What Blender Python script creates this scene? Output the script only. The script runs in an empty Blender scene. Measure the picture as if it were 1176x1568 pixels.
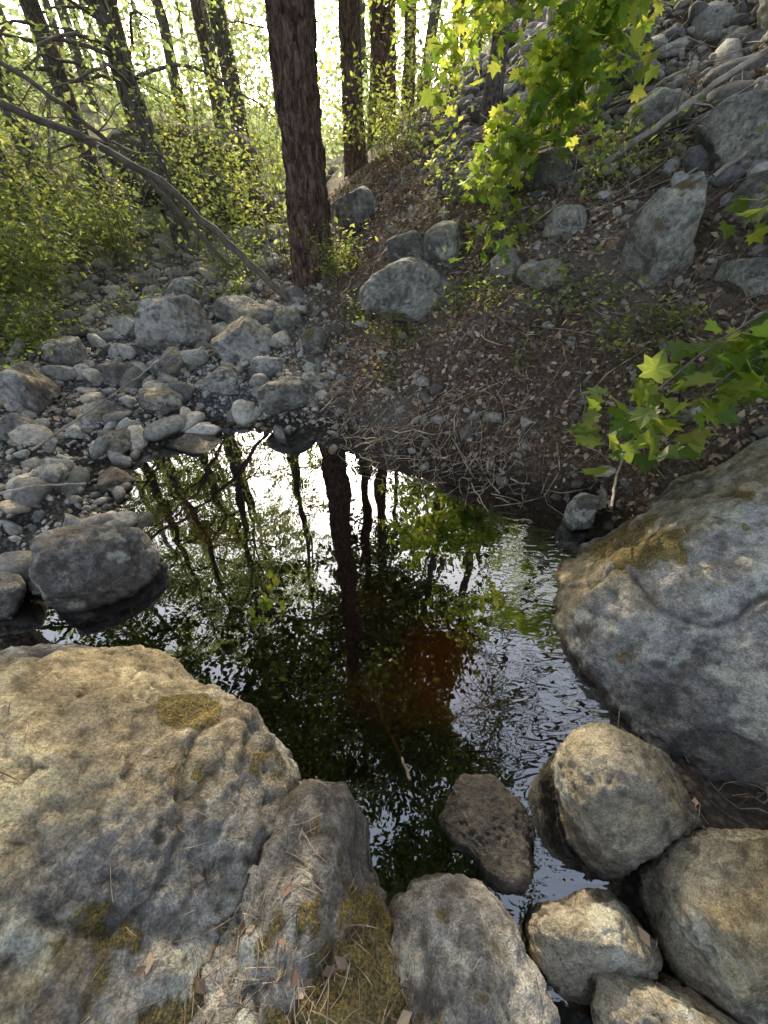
import bpy, bmesh, math, numpy as np
from mathutils import Vector
from mathutils.bvhtree import BVHTree
R=math.radians
sc=bpy.context.scene
sc.view_settings.view_transform='Standard'; sc.view_settings.look='None'; sc.view_settings.exposure=0
EL,AZ=25,-9
SD=np.array([math.sin(R(AZ))*math.cos(R(EL)),math.cos(R(AZ))*math.cos(R(EL)),math.sin(R(EL))])

# ------------------------------------------------------------ noise
def _h(ix,iy,iz,seed):
    a=(ix.astype(np.int64)*374761393+iy.astype(np.int64)*668265263+iz.astype(np.int64)*2147483647+seed*974711)&0xffffffff
    a=((a^(a>>13))*1274126177)&0xffffffff
    a=((a^(a>>16))*2246822519)&0xffffffff
    a=a^(a>>13)
    return (a&0xffff)/32767.5-1.0
def vnoise(p,seed=0):
    i=np.floor(p); f=p-i; i=i.astype(np.int64)
    f=f*f*f*(f*(f*6-15)+10)
    x,y,z=i[:,0],i[:,1],i[:,2]; fx,fy,fz=f[:,0],f[:,1],f[:,2]
    def L(a,b,t): return a+(b-a)*t
    c=[[[_h(x+a,y+b,z+c_,seed) for c_ in (0,1)] for b in (0,1)] for a in (0,1)]
    x00=L(c[0][0][0],c[1][0][0],fx);x10=L(c[0][1][0],c[1][1][0],fx)
    x01=L(c[0][0][1],c[1][0][1],fx);x11=L(c[0][1][1],c[1][1][1],fx)
    return L(L(x00,x10,fy),L(x01,x11,fy),fz)
def fbm(p,octv=4,seed=0,gain=.5):
    s=0;a=1;n=0
    for o in range(octv):
        s=s+a*vnoise(p*(2.03**o)+17.3*o,seed+o); n+=a; a*=gain
    return s/n
def sp(x,w): return w*np.logaddexp(0,x/w)
def sstep(a,b,x):
    t=np.clip((x-a)/(b-a),0,1); return t*t*(3-2*t)

# ------------------------------------------------------------ mesh building
def mesh_tris(name,verts,tris,attrs=None,smooth=False):
    me=bpy.data.meshes.new(name)
    verts=np.asarray(verts,dtype=np.float32); tris=np.asarray(tris,dtype=np.int32)
    me.vertices.add(len(verts)); me.vertices.foreach_set("co",verts.ravel())
    n,k=tris.shape
    me.loops.add(n*k); me.loops.foreach_set("vertex_index",tris.ravel())
    me.polygons.add(n); me.polygons.foreach_set("loop_start",np.arange(0,n*k,k,dtype=np.int32))
    me.polygons.foreach_set("use_smooth",np.full(n,smooth,dtype=bool))
    me.update(calc_edges=True)
    if attrs:
        for an,av in attrs.items(): add_attr(me,an,av)
    return me
def add_attr(me,an,av):
    at=me.attributes.new(an,'FLOAT','POINT'); at.data.foreach_set("value",np.asarray(av,dtype=np.float32))
def obj(name,me,mat=None,parent=None,loc=None):
    o=bpy.data.objects.new(name,me); sc.collection.objects.link(o)
    if mat and me: me.materials.append(mat)
    if parent: o.parent=parent
    if loc: o.location=loc
    return o
def empty(name,loc=(0,0,0)):
    o=bpy.data.objects.new(name,None); sc.collection.objects.link(o); return o

# ------------------------------------------------------------ terrain
POOL=np.array([(-1.39,2.81),(-.9,2.76),(-.5,2.60),(-.127,2.30),(.2,2.14),(.477,2.05),(.87,1.92),(1.15,1.75),(1.2,1.4),(.95,1.0),(.85,.6),(.75,.3),(.55,-.1),(.3,-.1),(-.2,.1),(-.6,.5),(-1.1,.75),(-1.75,.8),(-1.85,1.1),(-1.45,1.5),(-1.6,1.85),(-1.85,2.1),(-1.62,2.42)])
def pool_sdf(x,y):
    P=np.stack([x,y],-1); d=np.full(len(x),1e9); ins=np.zeros(len(x),bool)
    n=len(POOL)
    for i in range(n):
        a=POOL[i]; b=POOL[(i+1)%n]; e=b-a; w=P-a
        t=np.clip((w@e)/(e@e),0,1); q=w-t[:,None]*e
        d=np.minimum(d,np.hypot(q[:,0],q[:,1]))
        c=((a[1]>y)!=(b[1]>y))
        xx=(b[0]-a[0])*(y-a[1])/(b[1]-a[1]+1e-12)+a[0]
        ins^=(c&(x<xx))
    return np.where(ins,-d,d)
def toe(y): return np.interp(y,[-2,0,1.5,2,3,5,7,9,14,40],[1.7,1.6,1.35,.6,-.35,-1.2,-1.7,-2.0,-1.8,-1])
def gh(x,y,fine=True):
    x=np.asarray(x,float); y=np.asarray(y,float)
    d=pool_sdf(x,y)+.05*vnoise(np.stack([x*4,y*4,x*0],-1),3)
    val=.07*np.clip(y-2.2,0,20); left=np.minimum(.22*sp(-3.2-x,.35),5)
    hd=x-toe(y); hill=.58*sp(hd,.35); hill=np.where(hill>12,12+(hill-12)*.1,hill)
    p=np.stack([x,y,x*0],-1)
    land=.05+val+left+hill+.16*fbm(p*1.1,3,5)*sstep(0,1.2,hd+1.2)+.06*fbm(p*3.5,3,9)+.045*fbm(p*10,3,19)
    o=land*sstep(-.02,.38,d)
    inn=-.5*sstep(0,.55,-d)
    return np.where(d>0,o,inn+.02*fbm(p*5,2,33))
def gh1(x,y): return float(gh(np.array([x]),np.array([y]))[0])
NG=520
def warp(n,a,S): 
    u=np.linspace(-1,1,n); return S*np.sinh(a*u)/np.sinh(a)
gx=warp(NG,6.0,170); gy=warp(NG,6.0,170)+2.5
X,Y=np.meshgrid(gx,gy); xf=X.ravel(); yf=Y.ravel()
Z=gh(xf,yf)
idx=np.arange(NG*NG).reshape(NG,NG)
quads=np.stack([idx[:-1,:-1],idx[:-1,1:],idx[1:,1:],idx[1:,:-1]],-1).reshape(-1,4)
hd=xf-toe(yf)
pn=np.stack([xf,yf,xf*0],-1)
grav=1-sstep(-.9,.1,hd+.35*fbm(pn*1.5,3,41))
grav*=sstep(-4.3,-3.2,xf)
bed=.4+.6*fbm(pn*1.5,3,47)+.85*np.exp(-((xf-.42)**2/.05+(yf-1.02)**2/.10))  # gaussian: orange bottom, with a warm lit patch painted into its colour
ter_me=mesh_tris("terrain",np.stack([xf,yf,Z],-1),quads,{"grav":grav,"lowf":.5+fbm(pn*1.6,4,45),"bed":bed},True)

# ------------------------------------------------------------ materials
def newmat(name):
    m=bpy.data.materials.new(name); m.use_nodes=True; nt=m.node_tree; nt.nodes.clear()
    return m,nt
class G:
    def __init__(s,nt): s.nt=nt
    def n(s,t,props=None,**inp):
        nd=s.nt.nodes.new(t)
        for k,v in (props or {}).items(): setattr(nd,k,v)
        for k,v in inp.items():
            key=k.replace('_',' ')
            sk=nd.inputs[int(k[1:])] if k[0]=='i' and k[1:].isdigit() else nd.inputs[key]
            if isinstance(v,bpy.types.NodeSocket): s.nt.links.new(v,sk)
            else: sk.default_value=v
        return nd
    def attr(s,a): return s.n('ShaderNodeAttribute',{'attribute_name':a}).outputs['Fac']
    def noise(s,vec,scale,detail=5,rough=.55,dist=0):
        return s.n('ShaderNodeTexNoise',Vector=vec,Scale=scale,Detail=detail,Roughness=rough,Distortion=dist).outputs['Fac']
    def ramp(s,fac,stops,interp='LINEAR'):
        nd=s.n('ShaderNodeValToRGB',Fac=fac); cr=nd.color_ramp; cr.interpolation=interp
        while len(cr.elements)<len(stops): cr.elements.new(.5)
        for e,(p,c) in zip(cr.elements,stops):
            e.position=p; e.color=(c,c,c,1) if isinstance(c,(int,float)) else (*c,1)
        return nd.outputs['Color']
    def mix(s,f,a,b,bt='MIX'):
        nd=s.nt.nodes.new('ShaderNodeMix'); nd.data_type='RGBA'; nd.blend_type=bt
        for sk,v in ((nd.inputs[0],f),(nd.inputs[6],a),(nd.inputs[7],b)):
            if isinstance(v,bpy.types.NodeSocket): s.nt.links.new(v,sk)
            elif isinstance(v,(int,float)): sk.default_value=v if sk==nd.inputs[0] else (v,v,v,1)
            else: sk.default_value=(*v,1)
        return nd.outputs[2]
    def math(s,op,a,b=0.0,clamp=False):
        nd=s.nt.nodes.new('ShaderNodeMath'); nd.operation=op; nd.use_clamp=clamp
        for sk,v in ((nd.inputs[0],a),(nd.inputs[1],b)):
            if isinstance(v,bpy.types.NodeSocket): s.nt.links.new(v,sk)
            else: sk.default_value=v
        return nd.outputs[0]
    def out(s,sh): 
        o=s.nt.nodes.new('ShaderNodeOutputMaterial'); s.nt.links.new(sh,o.inputs['Surface']); return o

def rock_mat(name,base=(.42,.40,.37),dark=(.13,.12,.11),warm=(.47,.38,.22),bump=.85,sc_=1.0):
    m,nt=newmat(name); g=G(nt)
    geo=nt.nodes.new('ShaderNodeNewGeometry'); pos=geo.outputs['Position']
    n2=g.noise(pos,22*sc_,6,.74,.2); n3=g.noise(pos,150*sc_,2,.6)
    tone=g.math('ADD',g.attr('tone'),g.math('MULTIPLY',g.math('SUBTRACT',n2,.5),.9))
    c=g.ramp(tone,[(.22,dark),(.5,tuple(.64*b for b in base)),(.78,base)])
    c=g.mix(g.attr('warm'),c,g.mix(n2,tuple(.5*q for q in warm),warm))
    c=g.mix(g.math('MULTIPLY',g.attr('lich'),.8),c,g.mix(g.attr('warm'),(.52,.52,.44),(.55,.47,.27)))
    c=g.mix(.6,c,g.ramp(n3,[(.36,.24),(.5,.5),(.64,.75)]),'OVERLAY')
    c=g.mix(.6,c,g.ramp(n2,[(.36,.2),(.62,.75)]),'OVERLAY')
    c=g.mix(g.attr('spot'),c,(.08,.065,.045))
    mo=g.attr('moss'); mk=g.ramp(g.math('ADD',mo,g.math('MULTIPLY',g.math('SUBTRACT',n2,.5),2.6)),[(.38,0.0),(.68,.92)])
    mc=g.ramp(g.math('ADD',g.math('MULTIPLY',n3,.6),g.math('MULTIPLY',n2,.4)),[(.38,(.035,.028,.008)),(.5,(.15,.115,.025)),(.64,(.36,.26,.06))])
    c=g.mix(mk,c,mc)
    c=g.mix(g.attr('crk'),c,(.04,.035,.03))
    pz=g.n('ShaderNodeSeparateXYZ',Vector=pos).outputs['Z']
    wet=g.ramp(g.math('ADD',pz,g.math('MULTIPLY',g.math('SUBTRACT',n2,.5),.05)),[(.012,1.0),(.035,0.0)])
    c=g.mix(wet,c,g.mix(1.0,c,(.30,.26,.2),'MULTIPLY'))
    hgt=g.math('ADD',n2,g.math('MULTIPLY',n3,g.math('ADD',g.math('MULTIPLY',mk,.5),.12)))
    bp=g.n('ShaderNodeBump',Strength=bump,Distance=.04,Height=hgt)
    p=g.n('ShaderNodeBsdfPrincipled',Base_Color=c,Roughness=g.ramp(wet,[(0,.85),(1,.3)]),Normal=bp.outputs[0])
    g.out(p.outputs[0]); return m
M_rock=rock_mat("granite_lichen",base=(.47,.44,.38))
M_rock2=rock_mat("granite_grey",base=(.41,.40,.375),sc_=1.2)
M_rock3=rock_mat("granite_warm",base=(.38,.34,.26),warm=(.48,.38,.21),dark=(.11,.10,.08),sc_=1.4)  # warm sunlight on the near right rocks is tinted into this colour
M_rockd=rock_mat("rock_dark_wet",base=(.15,.13,.11),dark=(.04,.036,.032),warm=(.19,.14,.10),sc_=1.5)
M_rockb=rock_mat("rock_bank",base=(.36,.355,.31),dark=(.12,.12,.11),warm=(.32,.27,.17),sc_=1.4)

def stones_mat(name,cols):
    m,nt=newmat(name); g=G(nt)
    pos=nt.nodes.new('ShaderNodeNewGeometry').outputs['Position']
    n=g.noise(pos,34,4,.74)
    c=g.ramp(g.attr('var'),cols)
    c=g.mix(.75,c,g.ramp(n,[(.33,.18),(.65,.8)]),'OVERLAY')
    pz=g.n('ShaderNodeSeparateXYZ',Vector=pos).outputs['Z']
    wet=g.ramp(pz,[(.015,1.0),(.04,0.0)])
    c=g.mix(wet,c,g.mix(1.0,c,(.3,.27,.2),'MULTIPLY'))
    bp=g.n('ShaderNodeBump',Strength=.6,Distance=.02,Height=n)
    p=g.n('ShaderNodeBsdfPrincipled',Base_Color=c,Roughness=.85,Normal=bp.outputs[0])
    g.out(p.outputs[0]); return m
M_stone=stones_mat("stream_stones",[(0,(.11,.105,.095)),(.3,(.24,.23,.205)),(.65,(.38,.37,.33)),(.85,(.46,.43,.36)),(1,(.32,.25,.17))])
M_talus=stones_mat("talus_stones",[(0,(.06,.06,.06)),(.4,(.15,.15,.15)),(.8,(.30,.295,.285)),(1,(.46,.44,.41))])
M_rubble=stones_mat("bank_stones",[(0,(.07,.06,.05)),(.5,(.17,.15,.13)),(.85,(.28,.26,.23)),(1,(.42,.40,.37))])

def ground_mat():
    m,nt=newmat("forest_ground"); g=G(nt)
    pos=nt.nodes.new('ShaderNodeNewGeometry').outputs['Position']
    gr=g.attr('grav'); n=g.attr('lowf'); f=g.noise(pos,42,6,.78)
    soil=g.ramp(f,[(.33,(.035,.024,.016)),(.5,(.115,.078,.052)),(.66,(.32,.235,.16))])
    soil=g.mix(g.ramp(n,[(.5,0.0),(.85,.6)]),soil,g.mix(f,(.10,.09,.08),(.34,.30,.25)))
    v=g.n('ShaderNodeTexVoronoi',Vector=pos,Scale=40.0)
    peb=g.mix(.6,g.ramp(v.outputs['Distance'],[(0,.45),(.55,.10)]),v.outputs['Color'],'OVERLAY')
    peb=g.n('ShaderNodeHueSaturation',Color=peb,Saturation=.12,Value=.8).outputs[0]
    c=g.mix(gr,soil,peb)
    py=g.n('ShaderNodeSeparateXYZ',Vector=pos)
    far=g.ramp(g.math('DIVIDE',py.outputs['Y'],30.0),[(.2,0.0),(.45,.8)])
    c=g.mix(g.math('MULTIPLY',far,n),c,(.12,.17,.035))
    pz=py.outputs['Z']
    wet=g.ramp(g.math('ADD',pz,g.math('MULTIPLY',g.math('SUBTRACT',n,.5),.12)),[(0.02,1.0),(.18,0.0)])
    c=g.mix(wet,c,g.mix(1.0,c,(.25,.21,.16),'MULTIPLY'))
    und=g.ramp(g.math('MULTIPLY',pz,-1.0),[(.02,0.0),(.12,1.0)])
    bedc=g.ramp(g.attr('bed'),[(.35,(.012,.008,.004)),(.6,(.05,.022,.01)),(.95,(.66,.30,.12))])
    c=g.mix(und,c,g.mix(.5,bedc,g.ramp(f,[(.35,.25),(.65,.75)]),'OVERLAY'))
    hgt=g.math('ADD',f,g.math('MULTIPLY',g.math('MULTIPLY',v.outputs['Distance'],gr),-1.2))
    bp=g.n('ShaderNodeBump',Strength=1.0,Distance=.035,Height=hgt)
    p=g.n('ShaderNodeBsdfPrincipled',Base_Color=c,Roughness=.9,Normal=bp.outputs[0])
    g.out(p.outputs[0]); return m
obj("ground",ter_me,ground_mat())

def water_mat():
    m,nt=newmat("pool_water"); g=G(nt)
    pos=nt.nodes.new('ShaderNodeNewGeometry').outputs['Position']
    xx=g.n('ShaderNodeSeparateXYZ',Vector=pos)
    msk=g.ramp(g.math('SUBTRACT',xx.outputs['X'],g.math('MULTIPLY',g.math('SUBTRACT',xx.outputs['Y'],.8),.12)),[(.42,.02),(.80,1.0)])
    rp=g.n('ShaderNodeTexNoise',Vector=g.n('ShaderNodeMapping',Vector=pos,Scale=(1,2.8,1),Rotation=(0,0,.5)).outputs[0],Scale=12.0,Detail=1.0,Distortion=.5).outputs['Fac']
    bp=g.n('ShaderNodeBump',Strength=g.math('MULTIPLY',msk,.17),Distance=.012,Height=rp)
    big=g.n('ShaderNodeBump',Strength=.05,Distance=.05,Height=g.noise(pos,3.5,1,.4),Normal=bp.outputs[0])
    fr=g.n('ShaderNodeFresnel',IOR=1.33,Normal=big.outputs[0]).outputs[0]
    fac=g.math('ADD',g.math('MULTIPLY',fr,1.3),.21,True)
    gl=g.n('ShaderNodeBsdfGlossy',Color=(.95,.97,1,1),Roughness=.0,Normal=big.outputs[0])
    tr=g.n('ShaderNodeBsdfTransparent',Color=(.62,.42,.22,1))
    mx=nt.nodes.new('ShaderNodeMixShader'); nt.links.new(fac,mx.inputs[0]); nt.links.new(tr.outputs[0],mx.inputs[1]); nt.links.new(gl.outputs[0],mx.inputs[2])
    g.out(mx.outputs[0]); return m
wx=np.linspace(-2.6,1.9,40); wy=np.linspace(-.9,3.3,40); WX,WY=np.meshgrid(wx,wy); ii=np.arange(1600).reshape(40,40)
obj("pool_water",mesh_tris("pool_water",np.stack([WX.ravel(),WY.ravel(),WX.ravel()*0],-1),np.stack([ii[:-1,:-1],ii[:-1,1:],ii[1:,1:],ii[1:,:-1]],-1).reshape(-1,4),None,True),water_mat())

def leaf_mat(name,ramp,tramp,tmix=.5,rough=.45):
    m,nt=newmat(name); g=G(nt)
    v=g.attr('var'); c=g.ramp(v,ramp); t=g.ramp(v,tramp)
    p=g.n('ShaderNodeBsdfPrincipled',Base_Color=c,Roughness=rough)
    tl=g.n('ShaderNodeBsdfTranslucent',Color=t)
    mx=nt.nodes.new('ShaderNodeMixShader'); mx.inputs[0].default_value=tmix
    nt.links.new(p.outputs[0],mx.inputs[1]); nt.links.new(tl.outputs[0],mx.inputs[2]); g.out(mx.outputs[0]); return m
M_leaf=leaf_mat("alder_leaves",[(0,(.04,.07,.02)),(.6,(.08,.12,.035)),(1,(.13,.16,.05))],[(0,(.22,.33,.09)),(.6,(.46,.56,.16)),(1,(.66,.68,.24))],.62)
M_far=leaf_mat("distant_leaves",[(0,(.06,.10,.04)),(.6,(.11,.15,.06)),(1,(.16,.19,.08))],[(0,(.30,.42,.15)),(.6,(.52,.62,.25)),(1,(.72,.76,.38))],.62)  # paler, brighter leaf colours stand in for haze over distance
M_over=leaf_mat("canopy_leaves",[(0,(.03,.05,.015)),(.6,(.05,.08,.02)),(1,(.08,.11,.025))],[(0,(.06,.10,.02)),(.6,(.13,.19,.03)),(1,(.22,.27,.05))],.45)
M_maple=leaf_mat("maple_leaves",[(0,(.04,.10,.02)),(.6,(.09,.16,.03)),(1,(.13,.18,.03))],[(0,(.24,.42,.05)),(.5,(.50,.64,.09)),(1,(.76,.78,.13))],.62)
M_shrub=leaf_mat("shrub_leaves",[(0,(.05,.09,.02)),(.6,(.10,.14,.03)),(1,(.16,.18,.04))],[(0,(.28,.40,.08)),(.6,(.56,.64,.14)),(1,(.76,.72,.18))],.62)
M_pine=leaf_mat("pine_needles",[(0,(.02,.04,.015)),(1,(.05,.08,.025))],[(0,(.04,.08,.02)),(1,(.12,.17,.03))],.3)
M_litter=leaf_mat("dead_leaves",[(0,(.11,.07,.045)),(.45,(.30,.20,.135)),(.8,(.48,.36,.25)),(1,(.55,.47,.36))],[(0,(.1,.05,.02)),(1,(.35,.22,.12))],.15,.7)

def bark_mat(name,c0,c1,vs=1.0,bump=1.0):
    m,nt=newmat(name); g=G(nt)
    pos=nt.nodes.new('ShaderNodeNewGeometry').outputs['Position']
    mp=g.n('ShaderNodeMapping',Vector=pos,Scale=(1,1,.36)).outputs[0]
    n=g.noise(mp,24*vs,6,.76,.8)
    c=g.ramp(n,[(.40,tuple(.2*q for q in c0)),(.5,c0),(.64,c1)])
    bp=g.n('ShaderNodeBump',Strength=bump,Distance=.05,Height=n)
    p=g.n('ShaderNodeBsdfPrincipled',Base_Color=c,Roughness=.9,Normal=bp.outputs[0]); g.out(p.outputs[0]); return m
def flat_mat(name,c0,c1):
    m,nt=newmat(name); g=G(nt)
    pos=nt.nodes.new('ShaderNodeNewGeometry').outputs['Position']
    p=g.n('ShaderNodeBsdfPrincipled',Base_Color=g.mix(g.ramp(g.noise(pos,11,3,.7),[(.35,0.0),(.65,1.0)]),c0,c1),Roughness=.85); g.out(p.outputs[0]); return m
M_pbark=bark_mat("pine_bark",(.13,.083,.06),(.32,.21,.16),1.0,1.0)
M_abark=bark_mat("alder_bark",(.13,.115,.10),(.30,.27,.24),1.6,.5)
M_wood=flat_mat("dead_wood",(.16,.14,.115),(.42,.38,.33))
M_twig=flat_mat("twig_bark",(.08,.055,.04),(.42,.31,.22))
M_straw=flat_mat("dry_stems",(.07,.048,.033),(.54,.43,.31))
M_limb=flat_mat("limb_bark",(.09,.075,.06),(.18,.16,.13))

# ------------------------------------------------------------ rocks
_ico={}
def ico(sub):
    if sub not in _ico:
        bm=bmesh.new(); bmesh.ops.create_icosphere(bm,subdivisions=sub,radius=1)
        v=np.array([q.co[:] for q in bm.verts]); f=np.array([[q.index for q in p.verts] for p in bm.faces]); bm.free()
        v/=np.linalg.norm(v,axis=1)[:,None]; _ico[sub]=(v,f)
    return _ico[sub]
def rock_verts(sub,dims,seed,outline=None,nexp=2.4,planes=16,hmin=.72,q=18,amp=.06,frq=1.6,rot=0,pits=0,ret=False):
    d,f=ico(sub); r=np.random.default_rng(seed)
    s=np.hypot(d[:,0],d[:,1]); k=(s**nexp+np.abs(d[:,2])**nexp)**(-1/nexp)
    p=d*k[:,None]
    N=r.normal(size=(planes,3)); N/=np.linalg.norm(N,axis=1)[:,None]; H=r.uniform(hmin,1.02,planes)
    dot=np.clip(p@N.T/H,0,None); ratio=(1+(dot**q).sum(1))**(1/q); p=p/ratio[:,None]
    th=np.arctan2(d[:,1],d[:,0])
    if outline is not None:
        o=np.array(outline,float); c=o.mean(0); a=np.arctan2(o[:,1]-c[1],o[:,0]-c[0]); rr=np.hypot(o[:,0]-c[0],o[:,1]-c[1])
        i=np.argsort(a); a=a[i]; rr=rr[i]; a=np.concatenate([a-2*np.pi,a,a+2*np.pi]); rr=np.tile(rr,3)
        Rv=np.interp(th,a,rr); sz=rr.mean()
        p=np.stack([p[:,0]*Rv*1.06,p[:,1]*Rv*1.06,p[:,2]*dims[2]],-1)
    else:
        sz=np.mean(dims); p=p*np.array(dims)
    so=seed*3.7
    p=p+d*(fbm(p/sz*frq+so,4,seed,.5)*amp*2.4*sz)[:,None]
    w=p+.15*sz*np.stack([vnoise(p/sz*2+so,seed+i) for i in (1,2,3)],-1)
    rg=1-np.abs(fbm(w/sz*1.5+so+9,3,seed+50,.5))*2.6
    ck=np.clip(rg-.86,0,1)/.14
    p=p-d*(ck*amp*.5*sz)[:,None]
    crk=sstep(.45,.95,ck)
    if sub>=5:
        f2=fbm(p*14+so,4,seed+80,.6); p=p+d*(f2*min(.03,.07*sz))[:,None]
        if sub>=6: p=p+d*((1-np.abs(fbm(p*42+so,3,seed+85,.6))*2.5)*.006)[:,None]
    pt=0*crk
    if pits: 
        pv=vnoise(p*34+so,seed+99); pt=np.clip(pv-.5,0,1); p=p-d*(pt*.04*pits)[:,None]; pt=sstep(.1,.35,pt)
    c,s_=math.cos(rot),math.sin(rot)
    p=np.stack([p[:,0]*c-p[:,1]*s_,p[:,0]*s_+p[:,1]*c,p[:,2]],-1)
    if ret: return p,f,crk,pt
    return p,f
heroV=[];heroF=[];hoff=0
def boulder(cx,cy,cz,dims,seed,mat,sub=5,outline=None,tilt=(0,0),name="boulder",warm=.0,moss=.0,lich=.0,mspots=None,wspots=None,**kw):
    global hoff
    p,f,crk,pt=rock_verts(sub,dims,seed,outline,ret=True,**kw)
    if outline is not None: cx,cy=np.array(outline).mean(0)
    p[:,2]+=p[:,0]*tilt[0]+p[:,1]*tilt[1]
    me=mesh_tris(name,p,f,None,True)
    nr=np.empty(len(p)*3,dtype=np.float32); me.vertex_normals.foreach_get("vector",nr); nz=nr.reshape(-1,3)[:,2]
    W=p+np.array([cx,cy,cz])
    add_attr(me,"tone",.48+.95*fbm(W*3.0,5,7,.6))
    wn=fbm(W*2.3,4,17,.55)+warm
    if wspots:
        for (a,b,rad) in wspots: wn=wn+.6*np.exp(-((W[:,0]-a)**2+(W[:,1]-b)**2)/rad**2)
    add_attr(me,"warm",.8*sstep(.02,.42,wn)*(.35+.65*sstep(-.1,.5,nz)))
    add_attr(me,"lich",sstep(.26,.34,fbm(W*7,5,27,.62)+lich))
    add_attr(me,"spot",.75*np.maximum(sstep(.34,.40,fbm(W*12,4,29,.65)),pt))
    mn=fbm(W*5.5,5,37,.65)+moss-.06
    if mspots:
        for (a,b,rad) in mspots: mn=mn+.66*np.exp(-((W[:,0]-a)**2+(W[:,1]-b)**2)/rad**2)
    add_attr(me,"moss",sstep(.15,.6,mn)*sstep(.1,.5,nz))
    add_attr(me,"crk",.7*crk)
    o=obj(name,me,mat,loc=(cx,cy,cz))
    heroV.append(W); heroF.append(f+hoff); hoff+=len(p)
    return o
boulder(0,0,-.05,(.8,.7,.52),11,M_rock,7,outline=[(-.88,.80),(-.64,.66),(-.42,.52),(-.31,.38),(-.27,.2),(-.34,0),(-.38,-.3),(-.6,-.7),(-1.2,-.9),(-1.75,-.6),(-1.85,0),(-1.75,.55),(-1.4,.74),(-1.05,.84)],nexp=3.4,planes=10,hmin=.88,amp=.032,frq=2.0,tilt=(-.02,.02),pits=.6,warm=.08,lich=.08,wspots=[(-.85,.5,.4)],mspots=[(-.60,.50,.08),(-.38,-.05,.14),(-.3,-.2,.2)])
boulder(0,0,-.1,(.8,.7,.33),23,M_rock,6,outline=[(-.28,.36),(-.12,.34),(-.02,.2),(.04,.08),(.1,-.2),(.1,-.6),(-.3,-.8),(-.6,-.5),(-.55,0),(-.4,.2)],nexp=3,planes=10,hmin=.85,amp=.07,pits=.6,moss=.10,lich=.05,mspots=[(-.12,-.02,.13),(.02,-.15,.13)])
boulder(0,0,-.06,(.8,.7,.31),31,M_rock2,6,outline=[(.04,.12),(.16,.15),(.28,.12),(.36,.0),(.40,-.2),(.36,-.45),(.15,-.5),(0,-.3),(-.02,-.05)],nexp=2.6,planes=9,hmin=.86,amp=.03,moss=-.05,mspots=[(.1,-.2,.08)])
boulder(.35,.265,-.05,(.19,.14,.16),49,M_rockd,6,nexp=3.2,planes=12,hmin=.55,q=26,amp=.05,rot=-.6,warm=0,moss=-.2)
boulder(.745,.335,.08,(.20,.19,.27),53,M_rock3,6,nexp=3.2,planes=12,hmin=.72,q=24,amp=.05,rot=.2,warm=.15,moss=-.1)
boulder(.90,.05,.10,(.165,.2,.36),59,M_rock3,6,nexp=3.8,planes=9,hmin=.74,q=24,amp=.045,rot=.3,warm=.2,moss=-.1)
boulder(.55,.02,.0,(.16,.12,.19),61,M_rock3,6,nexp=3.2,planes=14,hmin=.62,q=24,amp=.06,rot=-.3,warm=.15,moss=-.1)
boulder(.68,-.13,.0,(.20,.13,.18),67,M_rock3,6,nexp=3.2,planes=14,hmin=.64,q=24,amp=.06,rot=-.5,warm=.15,moss=-.1)
boulder(0,0,-.02,(.9,.8,.66),71,M_rock2,7,outline=[(.62,1.03),(.68,.78),(.90,.54),(1.15,.34),(1.6,.15),(2.2,.25),(2.6,.8),(2.6,1.3),(2.2,1.75),(1.7,1.70),(1.3,1.55),(1.0,1.45),(.80,1.25)],nexp=2.7,planes=16,hmin=.74,q=26,amp=.05,tilt=(.2,.1),warm=-.02,wspots=[(.88,1.15,.32)],mspots=[(1.0,1.10,.12),(1.12,1.34,.11),(1.4,1.2,.05)],moss=-.04)
boulder(-1.44,1.30,.06,(.27,.22,.24),83,M_rock2,6,nexp=3.2,planes=9,hmin=.8,amp=.04,rot=.2,warm=-.1,moss=-.2,lich=.05)
boulder(-1.83,1.12,.05,(.16,.13,.13),84,M_rock2,5)
boulder(-2.3,1.72,.1,(.1,.09,.09),85,M_rock2,5)
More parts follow.
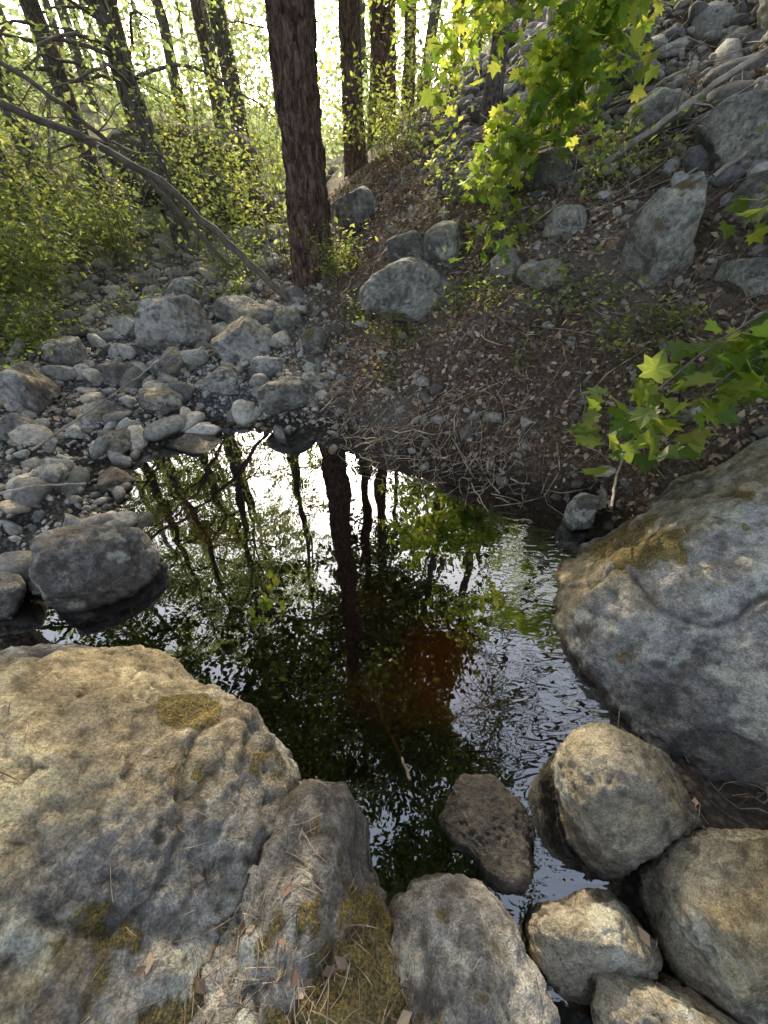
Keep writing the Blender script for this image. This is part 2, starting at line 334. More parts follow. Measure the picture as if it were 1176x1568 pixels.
BL=[(-2.1,4.12,.26,(.38,.28,.34),M_rock2),(-1.3,3.88,.26,(.38,.28,.24),M_rock2),(-1.48,4.55,.34,(.45,.25,.2),M_rock2),
(-.76,2.98,.17,(.27,.18,.16),M_rockb),(-2.78,2.98,.16,(.28,.18,.21),M_rock2),(.22,3.58,.74,(.42,.27,.26),M_rockb),(.5,3.95,1.0,(.22,.18,.2),M_rockb),
(.22,4.15,.97,(.2,.15,.16),M_rockb),(-1.37,3.2,.17,(.18,.15,.12),M_rock2),(-1.8,3.0,.14,(.23,.17,.11),M_rock2),(-1.88,2.42,.08,(.12,.1,.09),M_rock3),
(-2.05,1.95,.10,(.17,.13,.12),M_rock2),(-1.42,2.52,-.02,(.22,.14,.08),M_rockd),(1.12,1.68,.10,(.11,.1,.13),M_rock2),(-.37,5.7,1.05,(.32,.27,.3),M_rock2),
(-2.15,2.75,.12,(.16,.12,.09),M_rock2),(-2.6,2.5,.14,(.14,.13,.1),M_rock2),(-2.3,3.4,.18,(.2,.15,.1),M_rock2),(-1.9,3.5,.2,(.2,.16,.12),M_rock2),(-.95,4.2,.35,(.2,.15,.12),M_rockb),
(-.62,3.7,.32,(.14,.14,.12),M_rockb),(-2.9,3.7,.2,(.22,.2,.14),M_rock2),(-1.0,3.45,.2,(.16,.12,.09),M_rock2),(-.6,3.2,.2,(.15,.1,.06),M_rockb),
(1.62,2.78,1.15,(.22,.18,.32),M_rockb),(2.6,3.5,2.0,(.5,.3,.3),M_rockb),(2.1,3.2,1.55,(.25,.25,.18),M_rockb),(2.3,2.6,1.5,(.22,.16,.15),M_rockb),(1.3,4.1,1.5,(.2,.2,.16),M_rockb),
(-3.7,9.8,1.1,(1.5,1.0,.9),M_rockd),(-2.5,9.2,.9,(.8,.6,.5),M_rockd),(1.42,2.0,.42,(.14,.1,.08),M_rockb),(-2.4,5.2,.3,(.3,.25,.18),M_rock2),(-3.0,5.6,.35,(.25,.2,.14),M_rock2),(-2.2,6.3,.4,(.3,.25,.2),M_rock2),
(.9,3.4,1.05,(.16,.12,.1),M_rockb),(1.9,3.9,1.9,(.2,.2,.15),M_rockb),(-1.75,2.05,.03,(.13,.1,.07),M_rockd),
(1.05,3.0,.9,(.18,.12,.1),M_rockb),(1.25,3.35,1.1,(.15,.14,.12),M_rockb),(2.05,2.75,1.4,(.2,.15,.14),M_rockb),(1.9,2.4,1.1,(.14,.12,.1),M_rockb),(2.9,4.3,2.5,(.4,.3,.25),M_rockb),(.75,4.6,1.3,(.18,.14,.12),M_rockb),(2.0,4.9,2.2,(.3,.2,.2),M_rockb),(3.6,4.6,3.0,(.4,.3,.3),M_rockb)]
for i,(x,y,z,dm,mt) in enumerate(BL):
    zz=max(z,gh1(x,y)+dm[2]*.35) if i not in (12,37) else z
    if i>=35 and i!=37: zz=gh1(x,y)+dm[2]*.35
    boulder(x,y,zz,dm,200+i*7,mt,5,nexp=3.0,planes=12,hmin=.62,q=22,amp=.05,rot=i*1.3,moss=.10 if mt==M_rockb else -.15,warm=-.05)

# ------------------------------------------------------------ scattered stones
def scatter_stones(name,x,y,s,mat,sub,seed,sink=.25,flat=.7,z=None):
    r=np.random.default_rng(seed); n=len(x); z=gh(x,y) if z is None else z
    nv=14; tv=[rock_verts(sub,(1,.8,flat),seed+j*13,None,2.8,9,.52,20,.05)[0] for j in range(nv)]
    f=ico(sub)[1]; k=len(tv[0]); tv=np.array(tv)
    vi=r.integers(0,nv,n); a=r.uniform(0,6.28,n); tl=r.normal(0,.25,(n,2))
    V=tv[vi]*s[:,None,None]*np.stack([r.uniform(.75,1.35,n),r.uniform(.75,1.1,n),r.uniform(.6,1.2,n)],-1)[:,None,:]
    V[:,:,2]+=V[:,:,0]*tl[:,:1]+V[:,:,1]*tl[:,1:]
    c,s_=np.cos(a)[:,None],np.sin(a)[:,None]
    Vx=V[:,:,0]*c-V[:,:,1]*s_+x[:,None]; Vy=V[:,:,0]*s_+V[:,:,1]*c+y[:,None]; Vz=V[:,:,2]+(z+s*flat*(.5-sink))[:,None]
    V=np.stack([Vx,Vy,Vz],-1).reshape(-1,3)
    F=(f[None]+(np.arange(n)*k)[:,None,None]).reshape(-1,3)
    var=np.repeat(r.uniform(0,1,n),k)
    return obj(name,mesh_tris(name,V,F,{"var":var},sub>1),mat)
def pick(n,x0,x1,y0,y1,cond,seed):
    r=np.random.default_rng(seed); x=r.uniform(x0,x1,n); y=r.uniform(y0,y1,n); m=cond(x,y,r); return x[m],y[m]
c_stream=lambda x,y,r:(x<toe(y)+.9*r.uniform(0,1,len(x))-.3)&(pool_sdf(x,y)>-.12)&(x>-4.0-.2*y)&(x<-.35+0*y)
x,y=pick(400,-4.5,0,.9,5.5,c_stream,1); s=np.random.default_rng(2).uniform(.06,.15,len(x))
scatter_stones("stream_cobbles",x,y,s,M_stone,3,301)
x,y=pick(1700,-5,0,.7,6.5,c_stream,21); s=np.exp(np.random.default_rng(22).normal(-3.15,.35,len(x))).clip(.02,.08)
scatter_stones("stream_stones",x,y,s,M_stone,2,306)
x,y=pick(12000,-4.2,.4,.7,6,c_stream,3); s=np.random.default_rng(4).uniform(.008,.03,len(x))
scatter_stones("stream_gravel",x,y,s,M_stone,1,302)
x,y=pick(1200,-6,-.5,6,14,lambda x,y,r:x<toe(y)+.8,5); s=np.exp(np.random.default_rng(6).normal(-2.2,.4,len(x)))
scatter_stones("far_stream_stones",x,y,s,M_stone,2,303)
c_bank=lambda x,y,r:(x>toe(y)-.2)&(pool_sdf(x,y)>.02)
x,y=pick(7500,-1.5,3.2,1.6,6.5,c_bank,7); s=np.exp(np.random.default_rng(8).normal(-4.15,.65,len(x))).clip(.006,.09)
scatter_stones("bank_rubble",x,y,s,M_rubble,1,304)
def c_tal(x,y,r):
    H=x-toe(y); return (H+.5*np.clip(y-2.5,-2,1.5)+.8*fbm(np.stack([x,y,x*0],-1)*1.2,2,77)>2.7+.4*r.normal(size=len(x)))&(y>.2)&(x<3+.75*y)
x,y=pick(26000,.4,12,.5,12,c_tal,9); s=np.exp(np.random.default_rng(10).normal(-3.0,.5,len(x))).clip(.02,.2)
scatter_stones("talus_slope_stones",x,y,s,M_talus,2,305,flat=.6)

# ------------------------------------------------------------ leaves / twigs helpers
SIMPLE=(np.array([(0,0,0),(.3,.45,.06),(0,1,0),(-.3,.45,.06)],float),np.array([(0,1,2),(0,2,3)]))
half=[(.0,0),(.20,-.08),(.40,-.10),(.33,.08),(.62,.20),(.42,.33),(.55,.62),(.25,.56),(.17,.74),(0,1.0)]
mo=[(a,b) for a,b in half]+[(-a,b) for a,b in half[-2:0:-1]]
MAPLE=(np.array([(0,.3,-.03)]+[(a,b,.10*abs(a)-.12*(b-.3)**2) for a,b in mo]),np.array([(0,1+i,1+(i+1)%len(mo)) for i in range(len(mo))]))
GAP=np.array([.35,.42,1.03]); GAP/=np.linalg.norm(GAP)
def prune(C,seed=0):
    """sunlight reaches the stream through gaps in the canopy: clumpy thinning along the sun direction"""
    t=(C[:,2]-.4)/SD[2]; lx=C[:,0]-SD[0]*t; ly=C[:,1]-SD[1]*t
    inside=(np.abs(lx+.6)<5.0)&(ly>-.6)&(ly<8)&(t>1.5)
    q=np.stack([lx*1.1,ly*.7,lx*0],-1)
    nv=fbm(q,2,505)
    r=np.random.default_rng(seed+999).uniform(0,1,len(C))
    pool=np.exp(-((lx+.1)**2/.5+(ly-1.4)**2/.6))
    shade=sstep(-.02,.35,nv+.5*pool)
    kp=np.where(inside,.03+.36*shade,1.0)
    # crowns mirrored in the pool are kept denser, to darken its reflection
    hi=C[:,2]/np.hypot(C[:,0]+.5,C[:,1]-2.2)
    kp=np.where(hi>math.tan(R(29)),np.maximum(kp,.62),kp)
    # hole cut through the canopy so bare sky mirrors in the pool
    d=C-np.array([.55,.65,0]); ds=d/np.linalg.norm(d,axis=1)[:,None]; ca=ds@GAP
    kp=np.where(ca+.012*fbm(C*.9,2,61)>math.cos(R(11)),kp*.04,kp)
    return C[r<kp]
def leaf_geo(c,size,tmpl,r,up=1.0,droop=None):
    n=len(c); tv,tf=tmpl
    N=r.normal(size=(n,3)); N[:,2]=np.abs(N[:,2])+up; N/=np.linalg.norm(N,axis=1)[:,None]
    A=r.normal(size=(n,3)); 
    if droop is not None: A=A*.6+np.array(droop)
    A-=N*(A*N).sum(1)[:,None]; A/=np.linalg.norm(A,axis=1)[:,None]
    Xv=np.cross(A,N)
    V=c[:,None,:]+size[:,None,None]*(tv[None,:,0,None]*Xv[:,None]+tv[None,:,1,None]*A[:,None]+tv[None,:,2,None]*N[:,None])
    F=tf[None]+(np.arange(n)*len(tv))[:,None,None]
    return V.reshape(-1,3),F.reshape(-1,3),np.repeat(r.uniform(0,1,n),len(tv))
def tube(path,rad,sides=6):
    path=np.asarray(path,float); n=len(path); rad=np.asarray(rad,float)
    T=np.gradient(path,axis=0); T/=np.linalg.norm(T,axis=1)[:,None]+1e-9
    ref=np.array([0,0,1.]) if abs(T[:,2]).mean()<.7 else np.array([1.,0,0])
    U=np.cross(T,ref); U/=np.linalg.norm(U,axis=1)[:,None]+1e-9; W=np.cross(T,U)
    a=np.linspace(0,2*np.pi,sides,endpoint=False)
    V=path[:,None]+rad[:,None,None]*(np.cos(a)[None,:,None]*U[:,None]+np.sin(a)[None,:,None]*W[:,None])
    i=np.arange(n*sides).reshape(n,sides); j=np.roll(i,-1,1)
    Q=np.stack([i[:-1],j[:-1],j[1:],i[1:]],-1).reshape(-1,4)
    return V.reshape(-1,3),Q
class Acc:
    def __init__(s): s.v=[];s.f=[];s.n=0
    def add(s,V,F): s.v.append(V);s.f.append(F+s.n);s.n+=len(V)
    def mesh(s,name,smooth=True): return mesh_tris(name,np.concatenate(s.v),np.concatenate(s.f),None,smooth)
def trunk_mesh(path,rad,sides,rows,amp,seed):
    path=np.asarray(path,float); t=np.linspace(0,1,len(path)); tt=np.linspace(0,1,rows)
    P=np.stack([np.interp(tt,t,path[:,i]) for i in range(3)],-1); Rr=np.interp(tt,t,rad)
    V,Q=tube(P,Rr,sides); ctr=np.repeat(P,sides,0); dv=V-ctr; ln=np.linalg.norm(dv,axis=1)[:,None]; dv=dv/(ln+1e-9)
    q=V*np.array([1,1,.3]); nz=fbm(q*17,4,seed,.6); rg=1-np.abs(nz)*3
    V=V+dv*(amp*(nz*.8-np.clip(rg,0,1)*.8))[:,None]
    return V,Q
def make_tree(name,base,hgt,r0,lean,cz,cr,nl,lpt,lsize,mleaf,mbark,seed,droop=.25,sides=12,rows=60,tmpl=SIMPLE,amp=.02,bias=None,up=.6,flare=.3,spread=.13,taper=.82,wb=1.0):
    r=np.random.default_rng(seed); root=empty(name)
    n=16; t=np.linspace(0,1,n); b=np.array(base,float); b[2]-=.25
    wob=np.cumsum(r.normal(0,.02*wb*hgt/10,(n,2)),0); wob[0]=0
    path=np.stack([b[0]+lean[0]*t*hgt+wob[:,0],b[1]+lean[1]*t*hgt+wob[:,1],b[2]+t*hgt],-1)
    rad=r0*(1-t*taper)*(1+flare*np.exp(-t*hgt/.3))
    V,Q=trunk_mesh(path,rad,sides,rows,amp,seed)
    obj("trunk",mesh_tris("trunk",V,Q,None,True),mbark,root)
    ac=Acc(); LC=[]
    for i in range(nl):
        zt=cz+(hgt*.98-cz)*r.uniform(0,1)**.9
        tt=zt/hgt; st=np.array([np.interp(tt,t,path[:,k]) for k in range(3)])
        az=r.uniform(0,2*np.pi) if (bias is None or r.uniform()<.4) else bias+r.normal(0,.6)
        L=cr*(1-.55*(zt-cz)/(hgt-cz+.01))*r.uniform(.6,1.1)
        el=r.uniform(.1,.7)
        m=9; u=np.linspace(0,1,m)
        px=np.stack([np.cos(az)*u*L*np.cos(el),np.sin(az)*u*L*np.cos(el),u*L*np.sin(el)-droop*L*u**2.2],-1)+st
        px[1:]+=np.cumsum(r.normal(0,.03*L,(m-1,3)),0)*.6
        rb=max(.007,min(.3*r0*(1-tt*.7),.011*L)); V,Q=tube(px,rb*(1-.85*u),5); ac.add(V,Q)
        nt_=int(5+L*3.5)
        for j in range(nt_):
            uu=r.uniform(.18,1); s0=np.array([np.interp(uu,u,px[:,k]) for k in range(3)])
            l2=L*r.uniform(.15,.38)*(1.15-uu*.5); dr=r.normal(size=3)*np.array([1,1,.5])+np.array([np.cos(az),np.sin(az),.1])*.6; dr/=np.linalg.norm(dr)
            w=np.linspace(0,1,5); tp=s0+dr*w[:,None]*l2-np.array([0,0,1])*(droop*.9*l2*w**2)[:,None]
            V,Q=tube(tp,.0045*(1-.7*w)*(.6+L*.2),3); ac.add(V,Q)
            nn=lpt; ww=r.uniform(.1,1.08,nn)
            pc=s0+dr*ww[:,None]*l2-np.array([0,0,1])*(droop*.9*l2*ww**2)[:,None]+r.normal(0,spread*l2+.02,(nn,3))
            LC.append(pc)
    obj("limbs",ac.mesh("limbs"),M_limb,root)
    C=prune(np.concatenate(LC),seed=seed); V,F,va=leaf_geo(C,r.uniform(.65,1.25,len(C))*lsize,tmpl,r,up,(0,0,-.5))
    obj("foliage",mesh_tris("foliage",V,F,{"var":va}),mleaf,root)
    return root
def at(x,y,dz=0): return (x,y,gh1(x,y)+dz)

make_tree("pine_tree",at(-.76,4.95),17,.205,(0.0,.0),5.0,3.9,64,20,.15,M_pine,M_pbark,1,sides=120,rows=520,amp=.034,droop=.3,flare=.25,taper=.7,wb=.5,spread=.2)
make_tree("pine_tree",at(-.46,8.8),17,.17,(-.02,0),6,3.2,46,18,.17,M_pine,M_pbark,2,sides=40,rows=160,wb=.5,spread=.2)
make_tree("pine_tree",at(-.05,10.6),19,.24,(-.005,0),7,3.4,40,14,.19,M_pine,M_pbark,3,sides=48,rows=160,wb=.5,spread=.2)
make_tree("pine_tree",at(.5,12.5),18,.14,(.01,0),5,2.6,30,9,.18,M_pine,M_pbark,4,sides=20)
make_tree("cottonwood_tree",at(-2.75,10.8),15,.18,(-.03,0),1.5,2.4,40,14,.11,M_leaf,M_abark,5,sides=24)
AL=[(-3.1,7.3,13,.12,(-.08,0)),(-4.9,8.7,13,.15,(.05,0)),(-4.6,7.2,12,.11,(-.03,.02)),(-5.3,7.4,12,.13,(-.04,0)),(-6.3,9.5,13,.15,(0,0)),(-4.2,9.6,12,.11,(-.06,0)),(-6.6,6.6,11,.13,(.03,0)),(-5.2,11.5,14,.15,(.03,0)),(-3.6,12.4,14,.14,(0,0))]
for i,(x,y,hh,r0,ln) in enumerate(AL):
    make_tree("alder_tree",at(x,y),hh,r0,ln,1.2,2.8,38,16,.09,M_leaf,M_abark,20+i,droop=.5,sides=20,wb=1.8)
make_tree("alder_tree",at(-3.9,1.9),12,.15,(.12,.10),4.5,3.6,46,20,.12,M_over,M_abark,50,droop=.35,sides=20,bias=.2)
make_tree("alder_tree",at(-3.4,-.6),12,.14,(.14,.14),5,3.4,40,18,.12,M_over,M_abark,51,droop=.35,sides=20,bias=.6)
make_tree("alder_tree",at(2.8,-2.4),12,.14,(-.19,.28),5,3.0,38,18,.12,M_over,M_abark,56,droop=.35,sides=20,bias=2.2)
make_tree("alder_tree",at(-6.8,3.4),12,.14,(.05,.06),3.5,3.6,40,18,.12,M_over,M_abark,54,droop=.35,sides=20,bias=.2)
make_tree("alder_tree",at(4.1,2.8),12,.14,(-.14,.02),4.0,3.6,44,20,.12,M_over,M_abark,52,droop=.35,sides=20,bias=3.0)
make_tree("alder_tree",at(4.8,5.2),12,.14,(-.10,.0),4.0,3.8,44,20,.12,M_over,M_abark,55,droop=.35,sides=20,bias=3.0)
make_tree("alder_tree",at(1.2,6.4),12,.10,(-.04,-.1),5,3.2,40,20,.12,M_over,M_abark,53,droop=.35,sides=20,bias=-1.6)
make_tree("maple_tree",at(3.4,5.4),8,.09,(-.05,-.05),2.4,2.9,24,8,.11,M_maple,M_abark,40,droop=.4,tmpl=MAPLE,bias=3.6,up=.8)
make_tree("pine_tree",at(3.2,9.5),16,.2,(0,0),3.5,2.6,30,9,.16,M_pine,M_pbark,41,sides=20)
make_tree("maple_tree",at(1.0,8.4),7,.06,(-.02,0),.8,1.8,26,12,.10,M_maple,M_abark,42,droop=.3)

def woodland():
    r=np.random.default_rng(77); root=empty("distant_trees"); ac=Acc(); LC=[]
    k=0
    while k<95:
        a=r.uniform(-1.25,.9); d=r.uniform(13,46); x=d*math.sin(a); y=d*math.cos(a)
        if y<6: continue
        k+=1; z=gh1(x,y); H=r.uniform(9,17)
        if abs(a-R(AZ))<.3: H=min(H,d*.27+1.0)
        tp=np.array([[x,y,z-.3],[x+r.normal(0,.3),y,z+H*.5],[x+r.normal(0,.6),y,z+H]]); V,Q=tube(tp,[.17,.12,.03],7); ac.add(V,Q)
        nn=520; nc=26; cz=r.uniform(.1,1,nc); cr_=(2.9*(1.12-cz))*np.sqrt(r.uniform(.1,1,nc)); ca=r.uniform(0,6.28,nc)
        cc=np.stack([x+cr_*np.cos(ca),y+cr_*np.sin(ca),z+cz*H],-1)
        LC.append((cc[r.integers(0,nc,nn)]+r.normal(0,.42,(nn,3))))
    for k in range(120):
        a=r.uniform(-1.3,.8); d=r.uniform(8,36); x=d*math.sin(a); y=d*math.cos(a)
        if y<5.5 or (x-toe(y)>-.5 and y<9): continue
        z=gh1(x,y); LC.append(np.array([x,y,z+.5])+r.normal(0,1,(230,3))*np.array([.8,.8,.42]))
    obj("trunks",ac.mesh("trunks"),M_limb,root)
    C=prune(np.concatenate(LC)); dist=np.hypot(C[:,0],C[:,1]); V,F,va=leaf_geo(C,(.07+.0075*dist)*r.uniform(.7,1.3,len(C)),SIMPLE,r,.3)
    obj("foliage",mesh_tris("foliage",V,F,{"var":va}),M_far,root)
woodland()

def shrub(name,cx,cy,rad,hgt,n_st,lps,lsize,mat,seed,tmpl=SIMPLE,sq=1.0):
    r=np.random.default_rng(seed); root=empty(name); ac=Acc(); LC=[]; z0=gh1(cx,cy)
    for i in range(n_st):
        a=r.uniform(0,6.28); b=np.array([cx+r.normal(0,rad*.25),cy+r.normal(0,rad*.25)*sq,z0-.05]); L=rad*r.uniform(.4,1.1); H=hgt*r.uniform(.5,1.1)
        u=np.linspace(0,1,7); p=b+np.stack([np.cos(a)*L*u**1.3,np.sin(a)*L*sq*u**1.3,H*np.sin(u*1.5)],-1)+np.cumsum(r.normal(0,.015,(7,3)),0)
        V,Q=tube(p,.0035*(1-.7*u),4); ac.add(V,Q)
        w=r.uniform(.2,1.03,lps); pc=np.stack([np.interp(w,u,p[:,k]) for k in range(3)],-1)+r.normal(0,.07*rad+.03,(lps,3)); LC.append(pc)
    obj("stems",ac.mesh("stems"),M_limb,root)
    C=np.concatenate(LC); V,F,va=leaf_geo(C,r.uniform(.6,1.25,len(C))*lsize,tmpl,r,.8,(0,0,-.3)); obj("leaves",mesh_tris("leaves",V,F,{"var":va}),mat,root)
S="snowberry_shrub"
for a in [(-3.9,4.6,.95,.95,90,42,.06,M_shrub,1),(-4.6,5.4,1.1,1.3,80,40,.065,M_shrub,2),(-3.4,3.9,.5,.45,40,35,.05,M_shrub,3),(-3.7,6.3,.8,1.1,70,34,.06,M_shrub,4),
 (-5.8,7.4,1.4,1.4,80,40,.07,M_shrub,5),(-1.15,5.3,.3,1.9,16,34,.055,M_shrub,6),(-1.9,6.0,.5,.6,26,28,.055,M_shrub,7),(-.45,4.5,.35,.4,26,18,.05,M_shrub,8),
 (.15,3.3,.3,.22,16,16,.045,M_shrub,9),(.55,3.3,.3,.22,16,16,.045,M_shrub,10),(1.2,2.75,.3,.25,14,16,.05,M_leaf,11),(.7,4.4,.5,.5,22,18,.06,M_shrub,12),
 (0.0,7.6,.8,.9,40,30,.07,M_shrub,13),(1.6,3.6,.4,.3,18,16,.06,M_leaf,14),(-2.3,7.6,.9,1.5,50,34,.065,M_shrub,15),(-3.5,9.0,1.0,1.8,50,34,.07,M_shrub,16),
 (2.0,1.95,.25,.2,14,14,.05,M_shrub,17),(-2.4,6.6,.8,3.0,12,60,.065,M_leaf,18),(-3.4,5.6,.9,3.0,12,80,.065,M_leaf,19),(-1.9,8.2,.8,3.2,14,60,.07,M_leaf,20),
 (-5.2,6.2,1.0,2.8,18,70,.07,M_leaf,21),(.6,7.4,.7,1.3,26,30,.07,M_shrub,22),(1.35,2.35,.2,.25,10,14,.045,M_shrub,24),(2.3,3.0,.35,.3,14,16,.06,M_shrub,25),
 (-3.0,3.2,.18,.2,10,12,.05,M_shrub,26),(-2.6,4.6,.3,.35,14,18,.05,M_shrub,27),(-1.75,5.1,.3,.35,14,18,.05,M_shrub,28),(.95,2.5,.16,.18,8,10,.04,M_shrub,29),(.0,2.95,.14,.15,8,10,.035,M_shrub,30),
 (-.2,3.9,.25,.25,14,14,.045,M_shrub,31),(.8,3.0,.22,.2,12,14,.04,M_shrub,32),(1.6,2.35,.2,.2,12,12,.045,M_shrub,33),(1.0,3.8,.3,.3,14,14,.05,M_shrub,34)]:
    shrub(S,*a)

def branch(name,paths,lsize,seed,nside,lps,spread=.05,up=.5):
    r=np.random.default_rng(seed); root=empty(name); ac=Acc(); LC=[]
    for P in paths:
        P=np.array(P,float); t=np.linspace(0,1,len(P)); tt=np.linspace(0,1,14)
        Q0=np.stack([np.interp(tt,t,P[:,k]) for k in range(3)],-1); Q0[1:-1]=(Q0[:-2]+Q0[1:-1]*2+Q0[2:])/4
        Ltot=np.linalg.norm(np.diff(Q0,axis=0),axis=1).sum()
        V,Q=tube(Q0,.007*(1-.75*tt)+.001,5); ac.add(V,Q)
        for j in range(nside):
            u=r.uniform(.1,1)**.55; s0=np.array([np.interp(u,tt,Q0[:,k]) for k in range(3)])
            dr=r.normal(size=3)*np.array([1,1,.4]); dr/=np.linalg.norm(dr); l=Ltot*r.uniform(.08,.16)
            w=np.linspace(0,1,4); tp=s0+dr*w[:,None]*l-np.array([0,0,1])*(l*.7*w**2)[:,None]
            V,Q=tube(tp,.0022*(1-.6*w),3); ac.add(V,Q)
            ww=r.uniform(.3,1.1,lps); LC.append(s0+dr*ww[:,None]*l-np.array([0,0,1])*(l*.7*ww**2)[:,None]+r.normal(0,spread,(lps,3)))
    obj("twigs",ac.mesh("twigs"),M_limb,root)
    C=np.concatenate(LC); V,F,va=leaf_geo(C,r.uniform(.55,1.15,len(C))*lsize,MAPLE,r,up,(0,-.3,-.5)); obj("leaves",mesh_tris("leaves",V,F,{"var":va}),M_maple,root)
branch("maple_branch",[[(2.3,4.7,3.6),(1.7,4.5,3.2),(1.2,4.1,2.3),(.80,3.55,1.12)],[(2.2,4.7,3.4),(1.5,4.4,3.1),(.95,4.2,2.7),(.50,3.9,2.05)],[(2.2,4.7,3.3),(1.8,4.3,2.7),(1.3,3.9,2.1),(.9,3.8,1.6)],[(2.2,4.7,3.3),(1.4,4.4,3.0),(.8,4.1,2.8),(.30,3.9,2.5)],[(2.4,4.7,3.1),(1.7,4.3,2.7),(1.3,4.0,2.4),(1.15,3.9,2.0)]],.095,5,50,7,.06)
branch("maple_branch",[[(2.3,2.0,1.35),(1.7,1.8,1.2),(1.3,1.65,1.0),(.98,1.5,.72)],[(2.2,1.9,1.2),(1.8,1.7,1.05),(1.45,1.6,.98),(1.25,1.5,.8)],[(2.3,2.0,1.3),(1.9,1.9,1.2),(1.6,1.75,1.1),(1.4,1.7,1.0)]],.11,6,14,4,.05,.8)
branch("maple_branch",[[(2.6,2.6,1.9),(2.2,2.5,1.75),(1.95,2.4,1.6),(1.8,2.3,1.4)],[(3.0,2.9,2.4),(2.5,2.7,2.2),(2.3,2.6,2.0),(2.1,2.5,1.8)]],.12,8,12,4,.04,.8)
branch("maple_branch",[[(-2.2,2.6,3.4),(-1.8,2.9,3.1),(-1.45,3.1,2.85),(-1.3,3.1,2.6)]],.12,9,6,3,.05)

def stick(name,pts,r0,r1,mat,seed=0,side=0):
    r=np.random.default_rng(seed); P=np.array(pts,float); t=np.linspace(0,1,len(P)); tt=np.linspace(0,1,24)
    Q0=np.stack([np.interp(tt,t,P[:,k]) for k in range(3)],-1)
    for _ in range(3): Q0[1:-1]=(Q0[:-2]+Q0[1:-1]*2+Q0[2:])/4
    Q0[1:-1]+=r.normal(0,r0*.25,(22,3)); ac=Acc(); V,Q=tube(Q0,r0+(r1-r0)*tt,8); ac.add(V,Q)
    for j in range(side):
        u=r.uniform(.2,.95); s0=np.array([np.interp(u,tt,Q0[:,k]) for k in range(3)]); d=r.normal(size=3); d/=np.linalg.norm(d); w=np.linspace(0,1,6)
        l=r.uniform(.2,.7); V,Q=tube(s0+d*w[:,None]*l-np.array([0,0,.25])*(w**2)[:,None]*l+np.cumsum(r.normal(0,.01,(6,3)),0),.006*(1-.7*w),4); ac.add(V,Q)
    return obj(name,ac.mesh(name),mat)
stick("fallen_sapling",[(-1.0,4.6,.45),(-1.35,4.5,.85),(-1.83,4.3,1.42),(-2.2,3.9,1.72),(-3.2,3.3,2.1)],.036,.020,M_limb,1,10)
stick("fallen_sapling",[(-1.9,5.6,.6),(-2.3,5.0,1.45),(-2.6,4.5,1.95),(-3.6,4.0,2.6)],.028,.012,M_limb,2,12)
stick("dead_branch",[(1.5,3.6,1.55),(1.9,3.5,1.85),(2.4,3.5,2.15),(3.4,3.6,2.9)],.02,.014,M_wood,3,5)
stick("dead_branch",[(1.9,3.0,1.5),(2.5,3.1,1.95),(3.1,3.3,2.4)],.014,.010,M_wood,4,3)
stick("dead_branch",[(.95,1.25,.5),(1.12,1.55,.46),(1.3,1.8,.62)],.006,.005,M_wood,5)
stick("dead_branch",[(1.0,2.2,.35),(1.3,2.35,.68),(1.55,2.6,.95)],.012,.008,M_wood,6,2)
stick("sunken_stick",[(-.04,.72,-.04),(.0,.6,-.02),(.06,.48,-.01),(.09,.40,.01)],.008,.005,M_twig,7)
stick("dead_branch",[(-2.3,2.2,.16),(-1.9,2.9,.32),(-1.7,3.4,.42)],.008,.005,M_wood,8)
stick("dead_branch",[(-2.4,1.5,.2),(-2.0,1.75,.22),(-1.7,1.8,.2)],.008,.005,M_wood,9)

def twigs(name,n,cond,box,seed,lmin,lmax,mat,rad=.003,lift=.02,bend=.04):
    r=np.random.default_rng(seed); x,y=pick(n,*box,cond,seed); ac=Acc()
    a=r.uniform(0,6.28,len(x)); l=lmin+(lmax-lmin)*r.uniform(0,1,len(x))**2.2
    e0=gh(x-.5*np.cos(a)*l,y-.5*np.sin(a)*l); e1=gh(x+.5*np.cos(a)*l,y+.5*np.sin(a)*l); em=gh(x,y)
    for i in range(len(x)):
        w=np.linspace(-.5,.5,5); cv=(.25-w*w)*l[i]*r.normal(0,.5)
        bx=x[i]+np.cos(a[i])*l[i]*w-np.sin(a[i])*cv+r.normal(0,l[i]*bend,5); by=y[i]+np.sin(a[i])*l[i]*w+np.cos(a[i])*cv+r.normal(0,l[i]*bend,5)
        zz=np.interp(w,[-.5,0,.5],[e0[i],em[i],e1[i]])
        zz=np.maximum(zz,.0)+r.uniform(0,lift)+rad+ (1-4*w*w)*l[i]*.06*r.normal()
        V,Q=tube(np.stack([bx,by,zz],-1),rad*np.exp(r.normal(-.1,.45))*np.array([1,.9,.8,.65,.5]),3); ac.add(V,Q)
    return obj(name,ac.mesh(name),mat)
twigs("twig_pile",1700,lambda x,y,r:(np.abs(pool_sdf(x,y)-.16)<.34*r.uniform(0,1,len(x))**1.3+.04)&(y>1.75)&(x+.5*y>.95),(-.9,.9,1.7,3.5),61,.05,.5,M_straw,.0028,.10)
twigs("scattered_twigs",2600,c_bank,(-1,3.2,1.8,6.5),62,.05,.45,M_straw,.0026,.02)
twigs("slope_branches",420,lambda x,y,r:(x-toe(y)>2.2),(.6,4.5,2.2,7),63,.3,1.3,M_wood,.004,.08)
twigs("wedged_twigs",120,lambda x,y,r:x>.8,(.8,1.5,-.3,.65),64,.08,.3,M_twig,.002,.05)

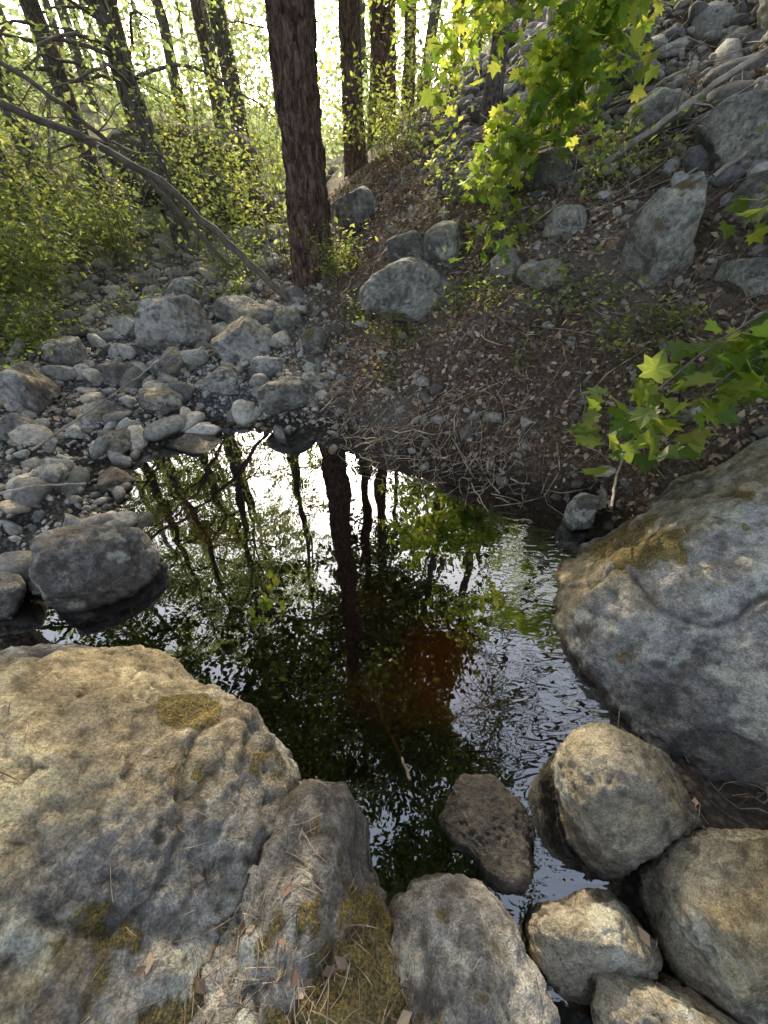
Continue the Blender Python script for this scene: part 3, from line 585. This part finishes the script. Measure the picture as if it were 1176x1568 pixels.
def litter(name,n,cond,box,seed,size,tmpl=SIMPLE,mat=M_litter):
    r=np.random.default_rng(seed); x,y=pick(n,*box,cond,seed); z=gh(x,y)+.014; C=np.stack([x,y,z],-1)
    V,F,va=leaf_geo(C,size*r.uniform(.4,1.4,len(x)),tmpl,r,.8); return obj(name,mesh_tris(name,V,F,{"var":va}),mat)
litter("leaf_litter",80000,lambda x,y,r:(x-toe(y)>-.6)&(pool_sdf(x,y)>.12)&(fbm(np.stack([x,y,x*0],-1)*1.6,3,5)+r.normal(0,.18,len(x))>-.04),(-1.5,4,1.2,8),71,.042)
litter("leaf_litter",9000,lambda x,y,r:(x<-2.4),(-8,-2,2.5,11),72,.05)

bv=BVHTree.FromPolygons([tuple(v) for v in np.concatenate(heroV[:12])],[tuple(int(q) for q in f) for f in np.concatenate(heroF[:12])])
r=np.random.default_rng(91); ac=Acc(); C=[]
for i in range(460):
    if i<290: x=r.normal(-.25,.15); y=r.normal(-.08,.15)
    else: x=r.uniform(-1.3,1.6); y=r.uniform(-.3,1.4)
    hit=bv.ray_cast(Vector((x,y,3)),Vector((0,0,-1)))
    if hit[0] is None: continue
    a=r.uniform(0,6.28); l=r.uniform(.03,.10); n=hit[1]; d=Vector((math.cos(a),math.sin(a),0)); d=(d-n*d.dot(n)).normalized()
    w=np.linspace(-.5,.5,4); P=np.array(hit[0])+np.array(n)*.005+np.outer(w*l,np.array(d))+np.outer((.25-w*w)*l*.25*r.normal(),np.array(n.cross(d)))
    V,Q=tube(P,np.full(4,.0010*r.uniform(.7,1.8)),3); ac.add(V,Q)
    if i%7==0: C.append(np.array(hit[0])+np.array(n)*.006)
obj("pine_needle_litter",ac.mesh("pine_needle_litter"),M_straw)
V,F,va=leaf_geo(np.array(C),r.uniform(.02,.045,len(C)),SIMPLE,r,2.5); obj("dry_leaves",mesh_tris("dry_leaves",V,F,{"var":va}),M_litter)

# ------------------------------------------------------------ light, sky, camera
sd=Vector(SD)
L=bpy.data.lights.new("sun",'SUN'); L.energy=5; L.angle=R(.5); L.color=(1,.84,.60)
so=bpy.data.objects.new("sun",L); sc.collection.objects.link(so); so.rotation_euler=sd.to_track_quat('Z','Y').to_euler()
w=bpy.data.worlds.new("World"); sc.world=w; w.use_nodes=True; nt=w.node_tree
bg=nt.nodes['Background']; sk=nt.nodes.new('ShaderNodeTexSky'); sk.sky_type='NISHITA'; sk.sun_disc=False
sk.sun_elevation=R(EL); sk.sun_rotation=R(AZ); sk.dust_density=5.0; sk.air_density=1.0; sk.ozone_density=.6
hs=nt.nodes.new('ShaderNodeHueSaturation'); hs.inputs['Saturation'].default_value=.62
nt.links.new(sk.outputs[0],hs.inputs['Color']); nt.links.new(hs.outputs[0],bg.inputs[0]); bg.inputs[1].default_value=.52
cam=bpy.data.cameras.new("camera"); co=bpy.data.objects.new("camera",cam); sc.collection.objects.link(co)
cam.sensor_fit='VERTICAL'; cam.sensor_height=36; cam.sensor_width=27; cam.lens=14; cam.clip_start=.02; cam.clip_end=600
co.location=(0,0,1.6); co.rotation_euler=(R(90-42),0,0); sc.camera=co
